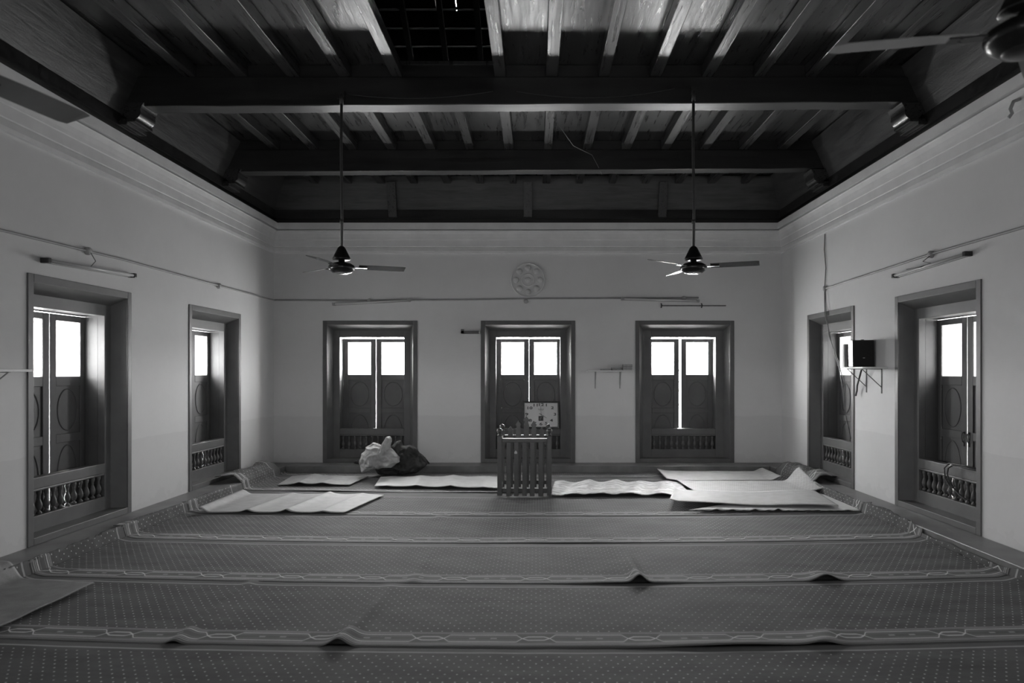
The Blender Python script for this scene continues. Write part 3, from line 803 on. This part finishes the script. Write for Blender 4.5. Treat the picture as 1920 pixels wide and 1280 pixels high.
# ---------------------------------------------------------------- tube lights
def tube_light(a, b, out, label, tilted=0, flip=1):
    A, B = Vector(a), Vector(b); d = (B-A); L = d.length; u = d.normalized(); o_ = Vector(out)
    up = o_.cross(u).normalized()
    if up.z < 0: up = -up
    F = tag(empty('tube_light', A+(B-A)/2), label, 'tube light', 'fluorescent tube fittings on the walls')
    c0 = (A+B)/2
    def P(s, o, z): return (A+u*s+o_*o+up*z)-c0
    def bx(s0, s1, o0, o1, z0, z1, nm, m, par=F, **k):
        vs = [P(s, o, z) for z in (z0, z1) for o in (o0, o1) for s in (s0, s1)]
        return MB().add(vs, [(0, 2, 3, 1), (4, 5, 7, 6), (0, 1, 5, 4), (2, 6, 7, 3), (0, 4, 6, 2), (1, 3, 7, 5)]).build(nm, m, par, **k)
    bx(0, L, 0, .03, -.018, .018, 'batten', 'batten', bevel=.004)
    bx(-.01, .03, 0, .07, -.022, .022, 'end_holder', 'darkmetal' if out[1] == 0 else 'batten', bevel=.004); bx(L-.03, L+.01, 0, .07, -.022, .022, 'end_holder', 'darkmetal' if out[1] == 0 else 'batten', bevel=.004)
    MB().tube([P(.03, .052, 0), P(L-.03, .052, 0)], .014, 12).build('tube', 'tube', F, smooth=True)
    return F
tube_light((XL, 5.83, 2.41), (XL, 7.10, 2.456), (1, 0, 0), 'fluorescent tube fitting on the left wall above the nearer window')
tube_light((XR, 7.46, 2.50), (XR, 6.20, 2.525), (-1, 0, 0), 'fluorescent tube fitting on the right wall above the nearer window')
tube_light((px(627, YB), YB-.028, pz(571, YB)), (px(770, YB), YB-.028, pz(563.5, YB)), (0, -1, 0), 'slightly tilted tube fitting on the far wall above the left window')
tube_light((px(1165, YB), YB-.028, pz(561, YB)), (px(1308, YB), YB-.028, pz(565, YB)), (0, -1, 0), 'tube fitting on the far wall above the right window')
# empty tube bracket
br = tag(empty('tube_bracket', (px(1300, YB), YB, pz(573, YB))), 'rusty empty tube bracket on the far wall above the right window', 'bracket')
MB().box(-.50, .50, -.012, 0, -.008, .008).build('bracket_bar', 'stain', br)
for s_ in (-.50, .12):
    MB().tube([(s_, -.02, -.035), (s_+.01, -.03, 0), (s_, -.02, .035)], .010, 6).build('tube_clip', 'darkmetal', br)
# ---------------------------------------------------------------- conduits and junction boxes
def tb(name, pts, r, m, label, cat, group=None, parent=None, n=6):
    o = MB().tube(pts, r, n).build(name, m, parent, smooth=True)
    if parent is None: tag(o, label, cat, group)
    return o
ZQ = 2.605
tb('conduit', [(XL+.014, YF+.1, ZQ-.05), (XL+.014, 5.0, ZQ-.045), (XL+.014, 7.0, ZQ-.01), (XL+.014, 9.0, ZQ-.01), (XL+.014, YB-.02, ZQ+.0)], .012, 'conduit', 'thin conduit pipe running along the left wall', 'conduit')
tb('conduit', [(XL+.02, YB-.014, ZQ), (-2.5, YB-.014, ZQ-.005), (-1.0, YB-.014, ZQ+.005), (-.1, YB-.014, ZQ+.02), (2.5, YB-.014, ZQ+.035)], .012, 'conduit', 'thin conduit pipe running along the far wall below the rosette', 'conduit')
tb('conduit', [(XR-.014, 9.32, ZQ-.02), (XR-.014, 8.2, ZQ-.0), (XR-.014, 6.8, ZQ+.02), (XR-.014, 5.0, ZQ+.01), (XR-.014, YF+.1, ZQ)], .012, 'conduit', 'thin conduit pipe running along the right wall', 'conduit')
def jbox(loc, axis, label):
    o = MB().lathe([(.034, 0), (.036, .02), (.034, .032), (.012, .036)], 18, axis=axis).build('junction_box', 'box', None, smooth=True, loc=loc)
    if axis == 'x-': o.rotation_euler = (0, 0, 0)
    tag(o, label, 'junction box', 'round junction boxes on the conduits'); return o
jbox((px(693, YB), YB, pz(564, YB)), '-y', 'round junction box on the far wall conduit above the left window')
jbox((px(986, YB), YB, pz(565, YB)), '-y', 'round junction box on the far wall just below the rosette')
jbox((px(1282, YB), YB, pz(559, YB)), '-y', 'round junction box on the far wall conduit above the right window')
jbox((XL, 6.42, 2.585), 'x', 'round junction box on the left wall above the nearer window')
jbox((XL, 9.07, 2.59), 'x', 'round junction box on the left wall near the farther window')
o = jbox((XR, 6.82, 2.62), 'x', 'round junction box on the right wall above the nearer window'); o.rotation_euler = (0, 0, R(180))
o = jbox((XR, 9.32, 2.585), 'x', 'round junction box at the far end of the right wall conduit'); o.rotation_euler = (0, 0, R(180))
tb('wire', [(XL+.04, 6.42, 2.57), (XL+.06, 6.46, 2.50), (XL+.05, 6.40, 2.44)], .004, 'cable_l', 'short wire from the left wall junction box to the tube fitting', 'wire')
tb('wire', [(XR-.04, 6.80, 2.60), (XR-.07, 6.86, 2.56), (XR-.05, 6.76, 2.53), (XR-.07, 6.9, 2.51), (XR-.05, 7.2, 2.53)], .005, 'cable', 'knotted wire from the right wall junction box to the tube fitting', 'wire')
# wires down the right wall and across the far right window
Xw = XR-.012
tb('wire', [(Xw, 9.33, 3.30), (Xw, 9.35, 3.1), (Xw, 9.30, 2.85), (Xw, 9.34, 2.6), (Xw, 9.34, 2.4), (Xw-.02, 9.28, 2.25), (Xw-.02, 9.2, 2.1), (Xw+.0, 9.10, 1.85), (XR+.02, 8.98, 1.55), (XR+.03, 8.88, 1.25), (XR+.02, 8.84, 1.12)], .006, 'cable_l', 'grey wire hanging from the right cornice down across the farther window', 'wire')
tb('wire', [(Xw-.01, 9.30, 2.58), (Xw-.02, 9.24, 2.25), (Xw-.02, 9.14, 1.95), (XR+.0, 8.96, 1.65), (XR+.02, 8.82, 1.35), (XR+.03, 8.84, 1.05), (XR+.03, 8.70, .75), (XR+.03, 8.62, .66)], .005, 'cable_l', 'second loose wire looping down inside the farther right window', 'wire')
tb('wire', [(XR-.06, 8.18, 1.52), (XR-.05, 8.26, 1.42), (XR-.04, 8.33, 1.34), (XR-.03, 8.36, 1.28), (XR-.035, 8.38, 1.22)], .010, 'cable', 'bundled plug wire hanging under the speaker shelf', 'wire')
# hook on the right cornice
tb('cornice_hook', [(XR-.06, 5.5, 3.60), (XR-.11, 5.5, 3.58), (XR-.12, 5.52, 3.53), (XR-.10, 5.53, 3.50), (XR-.12, 5.54, 3.47)], .014, 'batten', 'small bent hook fixed on the right cornice', 'hook')
# dark cable on the sill of the near right window
tb('cable', [(XR+.02+.12, 6.21, .632), (XR+.10, 6.36, .634), (XR+.08, 6.52, .636), (XR+.085, 6.64, .634), (XR+.075, 6.69, .60), (XR+.072, 6.70, .54), (XR+.075, 6.66, .46), (XR+.085, 6.58, .40), (XR+.09, 6.50, .36), (XR+.1, 6.41, .35)], .008, 'cable', 'black cable looped over the rail of the nearer right window', 'cable')
tb('cable', [(XR+.10, 6.28, .65), (XR+.085, 6.46, .652), (XR+.06, 6.65, .65), (XR+.05, 6.71, .60), (XR+.05, 6.70, .50), (XR+.06, 6.63, .43), (XR+.06, 6.56, .45)], .007, 'cable', 'thin second turn of black cable over the same right window rail', 'cable')
# wires on the beam
def swag(a, b, drop, n=14): return [Vector(a)*(1-t)+Vector(b)*t+Vector((0, 0, -drop*4*t*(1-t))) for t in [i/n for i in range(n+1)]]
yw = 6.885
for (a, b, dr, l) in (((648, 176), (925, 171), .055, 'thin wire sagging along the big beam from the left fan'), ((968, 171), (1265, 166), .075, 'thin wire sagging along the big beam toward the right fan')):
    tb('beam_wire', swag((px(a[0], yw), yw, pz(a[1], yw)), (px(b[0], yw), yw, pz(b[1], yw)), dr), .004, 'cable', l, 'wire')
tb('beam_wire', [(px(1038, 8.0), 8.0, 4.34), (px(1075, 8.6), 8.6, 4.22), (px(1110, 9.13), 9.13, 4.27), (px(1122, 9.14), 9.14, 4.12), (px(1130, 9.2), 9.3, 4.07)], .004, 'cable_l', 'loose wire dangling between the two beams right of centre', 'wire')
# ---------------------------------------------------------------- plaster rosette
rc = (px(990, YB), YB, pz(525, YB))
ro = MB(); RR = 32*YB/FPX
ro.lathe([(RR, 0), (RR, .018), (RR*.985, .026), (RR*.955, .026), (RR*.94, .016), (RR*.40, .016), (RR*.38, .024), (RR*.34, .024), (RR*.32, .016), (RR*.18, .016), (RR*.16, .024), (RR*.10, .026), (.002, .034)], 64, axis='-y')
for k in range(8):
    a = 2*math.pi*k/8+R(90); q = (RR*.70*math.cos(a), 0, RR*.70*math.sin(a)); rb = RR*.185
    ro.lathe([(rb, .014), (rb*.95, .022), (rb*.75, .034), (rb*.4, .042), (.001, .044)], 20, c=q, axis='-y')
o = ro.build('plaster_rosette', 'wall', None, loc=rc); auto_smooth(o, 50)
tag(o, 'round plaster rosette with eight bosses high on the far wall', 'rosette')
# ---------------------------------------------------------------- shelves, books, speaker
def shelf(org, rz, w_, d_, label, brk, th=.02, bh=.26, bm='batten'):
    """local x along wall, -y out of the wall"""
    S = tag(empty('wall_shelf', org, rz), label, 'shelf')
    MB().box(0, w_, -d_, 0, 0, th).build('shelf_board', 'shelf', S, bevel=.003)
    for b in brk:
        f = MB().box(b-.008, b+.008, -.006, 0, -bh, 0).box(b-.008, b+.008, -d_*.85, 0, -.005, 0)
        f.tube([(b, -d_*.80, -.006), (b, -.004, -bh*.75)], .005, 6)
        f.build('shelf_bracket', bm, S)
    return S
zs = pz(695, YB)-.012
shelf((px(1100, YB), YB, zs), 0, .70, .18, 'narrow white shelf with books on the far wall between middle and right windows', (.13, .51))
bx0 = px(1100, YB)
zt0 = zs+.021
bk = [(bx0+.29, .16, .13, .016, 0, 'bookm', 'thin grey book lying leftmost on the far wall shelf', 0),
      (bx0+.49, .20, .14, .020, 0, 'bookd', 'dark book lying flat in the middle of the far wall shelf', 0),
      (bx0+.61, .17, .14, .024, 0, 'bookm', 'grey book at the bottom of the right stack on the far wall shelf', 0),
      (bx0+.615, .165, .14, .022, 1, 'bookd', 'dark book in the middle of the right stack on the far wall shelf', 0),
      (bx0+.61, .18, .14, .024, 2, 'bookm', 'grey book on top of the right stack on the far wall shelf', 0),
      (bx0+.43, .17, .13, .018, 1, 'bookm', 'pale book lying tilted across the middle books on the far wall shelf', 8)]
stackz = {}
def book(x, w_, d_, h_, z, m, label, tiltd):
    B = tag(empty('book', (x, YB-.09, z)), label, 'book', 'books on the far wall shelf')
    MB().box(-w_/2, w_/2, -d_/2, d_/2, 0, .002).box(-w_/2, w_/2, -d_/2, d_/2, h_-.002, h_).box(-w_/2, w_/2, d_/2-.003, d_/2, 0, h_).build('cover', m, B)
    MB().box(-w_/2+.004, w_/2-.004, -d_/2+.004, d_/2-.003, .002, h_-.002).build('page_block', 'pages', B)
    B.rotation_euler = (0, R(-tiltd), R(random.uniform(-4, 4))); return B
book(bx0+.28, .15, .13, .018, zt0, 'bookm', bk[0][6], 0)
book(bx0+.455, .16, .13, .020, zt0, 'bookd', bk[1][6], 0)
zz = zt0
for i, (h_, m) in enumerate(((.030, 'bookm'), (.026, 'bookd'), (.030, 'bookm'))):
    book(bx0+.61+.004*i, .145, .13, h_, zz, m, bk[2+i][6], 0); zz += h_+.001
book(bx0+.435, .13, .12, .016, zt0+.0245, 'bookm', bk[5][6], 0)
# right wall shelf: local x -> -Y
shelf((XR, 8.25, 1.535), R(-90), .56, .27, 'white shelf carrying the black speaker on the right wall', (.07, .43), bh=.27, bm='stain')
sp = tag(empty('speaker', (3.655, 7.97, 1.556), R(-4)), 'black loudspeaker box standing on the right wall shelf', 'speaker')
MB().prism([(-.118, 0), (.118, 0), (.108, .30), (-.122, .30)], 0, .17, lambda p, a: (p[0], a, p[1])).build('cabinet', 'black', sp, bevel=.004)
MB().prism([(-.108, .012), (.105, .012), (.098, .29), (-.112, .29)], -.008, -.0005, lambda p, a: (p[0], a, p[1])).build('grille', 'speaker', sp)
MB().box(-.012, .010, -.0095, -.008, .096, .104).build('badge', 'carton', sp)['label'] = 'tiny pale badge'
MB().box(-.015, .015, .03, .06, .30, .307).build('top_knob', 'darkmetal', sp)
def carton(loc, s_, label):
    o = MB().box(-s_[0]/2, s_[0]/2, -s_[1]/2, s_[1]/2, 0, s_[2]).box(-s_[0]/2+.004, s_[0]/2-.004, -s_[1]/2-.001, -s_[1]/2, s_[2]*.3, s_[2]*.34).build('small_box', 'carton', None, bevel=.003, loc=loc)
    tag(o, label, 'box', 'small grey boxes on the speaker shelf')
carton((3.565, 8.19, 1.556), (.085, .05, .135), 'grey box beside the speaker, standing directly on the shelf')
carton((3.56, 8.19, 1.692), (.075, .045, .125), 'grey box beside the speaker, on top of the other grey box')
# left wall shelf cut by the frame edge: local x -> +Y
shelf((XL, 4.62, 1.500), R(90), .69, .30, 'shelf on the left wall at the left edge of the picture', (.15, .52), bm='batten')
# stub of board by the middle window
o = MB().box(px(866, YB), px(900, YB), YB-.16, YB, pz(626, YB), pz(621, YB)).box(px(866, YB), px(872, YB), YB-.16, YB-.15, pz(626, YB), pz(618, YB)).build('wooden_ledge', 'frame', None, bevel=.003)
tag(o, 'short dark wooden bracket board beside the top of the middle window', 'board')
# ---------------------------------------------------------------- sacks
from mathutils.geometry import intersect_line_line_2d
def sack(outline, cx, cy, Y, dep, m, label, seed, fold=.02):
    pts = [Vector((px(660+x/12, Y), pz(800+y/12, Y))) for x, y in outline]
    c = Vector((px(660+cx/12, Y), pz(800+cy/12, Y)))
    def rad(a):
        d = Vector((math.cos(a), math.sin(a))); best = .05
        for i in range(len(pts)):
            p = intersect_line_line_2d(c, c+d*3, pts[i], pts[(i+1) % len(pts)])
            if p: best = max(best, (p-c).length)
        return best
    n = 120; tab = [rad(2*math.pi*k/n) for k in range(n)]
    import bmesh
    b = bmesh.new(); bmesh.ops.create_icosphere(b, subdivisions=6, radius=1)
    for v in b.verts:
        q = v.co; a = math.atan2(q.z, q.x) % (2*math.pi); t = a/(2*math.pi)*n; i = int(t) % n; r = tab[i]*(1-(t-int(t)))+tab[(i+1) % n]*(t-int(t))
        rho = min(1, math.hypot(q.x, q.z)); rr = r*rho**.9
        x, z = c.x+rr*math.cos(a), c.y+rr*math.sin(a); y = Y+dep*(.75*q.y+.25*(1 if q.y > 0 else -1)*abs(q.y)**.5)
        P_ = Vector((x, y, z))
        P2 = Vector((P_.x+.06*noise.noise(P_*4), P_.y, P_.z+.06*noise.noise(P_*4+Vector((5, 0, 0)))))
        dd = noise.voronoi(Vector((P2.x*4.2+P2.z*2, P2.y*5, P2.z*6.5-P2.x*2))+Vector((seed, 0, 0)))[0]
        f = (dd[1]-dd[0]); rid = min(f, .35)/.35          # creased facets
        f2 = abs(noise.noise(P2*13+Vector((0, seed, 0))))
        dis = fold*(1.2-5.0*abs(noise.noise(Vector((P2.x*5+P2.z*3, P2.y*5, P2.z*6-P2.x*2))+Vector((seed, 0, 0))))-2.4*f2)
        y += (-1 if q.y < 0 else 1)*dis*abs(q.y)**.5; x += q.x*dis*.35; z += q.z*dis*.35
        if y > LYB-.03 and z < ZP+.03: y = LYB-.03
        v.co = (x, y, max(z, .026))
    me = bpy.data.meshes.new('sack'); b.to_mesh(me); b.free()
    for p in me.polygons: p.use_smooth = True
    me.materials.append(M[m]); o = bpy.data.objects.new('sack', me); C.objects.link(o)
    tag(o, label, 'sack', 'sacks heaped against the far ledge'); return o
sack([(175, 720), (230, 590), (350, 430), (460, 335), (580, 345), (690, 400), (735, 300), (765, 215), (850, 225), (905, 320), (850, 400), (850, 480), (960, 560), (1040, 650), (1100, 770), (880, 905), (560, 940), (230, 1030), (180, 900)], 620, 650, 10.10, .20, 'sack', 'pale woven plastic sack slumped in front of the left window', 3, .022)
sack([(620, 640), (860, 470), (960, 370), (1020, 305), (1090, 320), (1130, 400), (1300, 395), (1450, 490), (1560, 600), (1640, 700), (1690, 830), (1640, 900), (1480, 1020), (1240, 1075), (750, 1080), (560, 1050), (480, 900)], 1060, 760, 10.34, .22, 'sackd', 'dark cloth sack heaped behind the pale sack', 8, .022)
o = MB().tube([(px(792, 10.8), 10.8, .13), (px(797, 10.8), 10.78, .19), (px(800, 10.8), 10.76, .15), (px(806, 10.8), 10.74, .125)], [.03, .025, .028, .01], 8).build('rag', 'sackd', None, smooth=True); tag(o, 'twisted dark rag on the ledge right of the sacks', 'rag')
o = MB().tube([(px(665, 10.75), 10.75, .135), (px(669, 10.75), 10.72, .15), (px(676, 10.75), 10.7, .13)], [.015, .03, .015], 8).build('rag', 'sackd', None, smooth=True); tag(o, 'small dark rag on the ledge left of the sacks', 'rag')
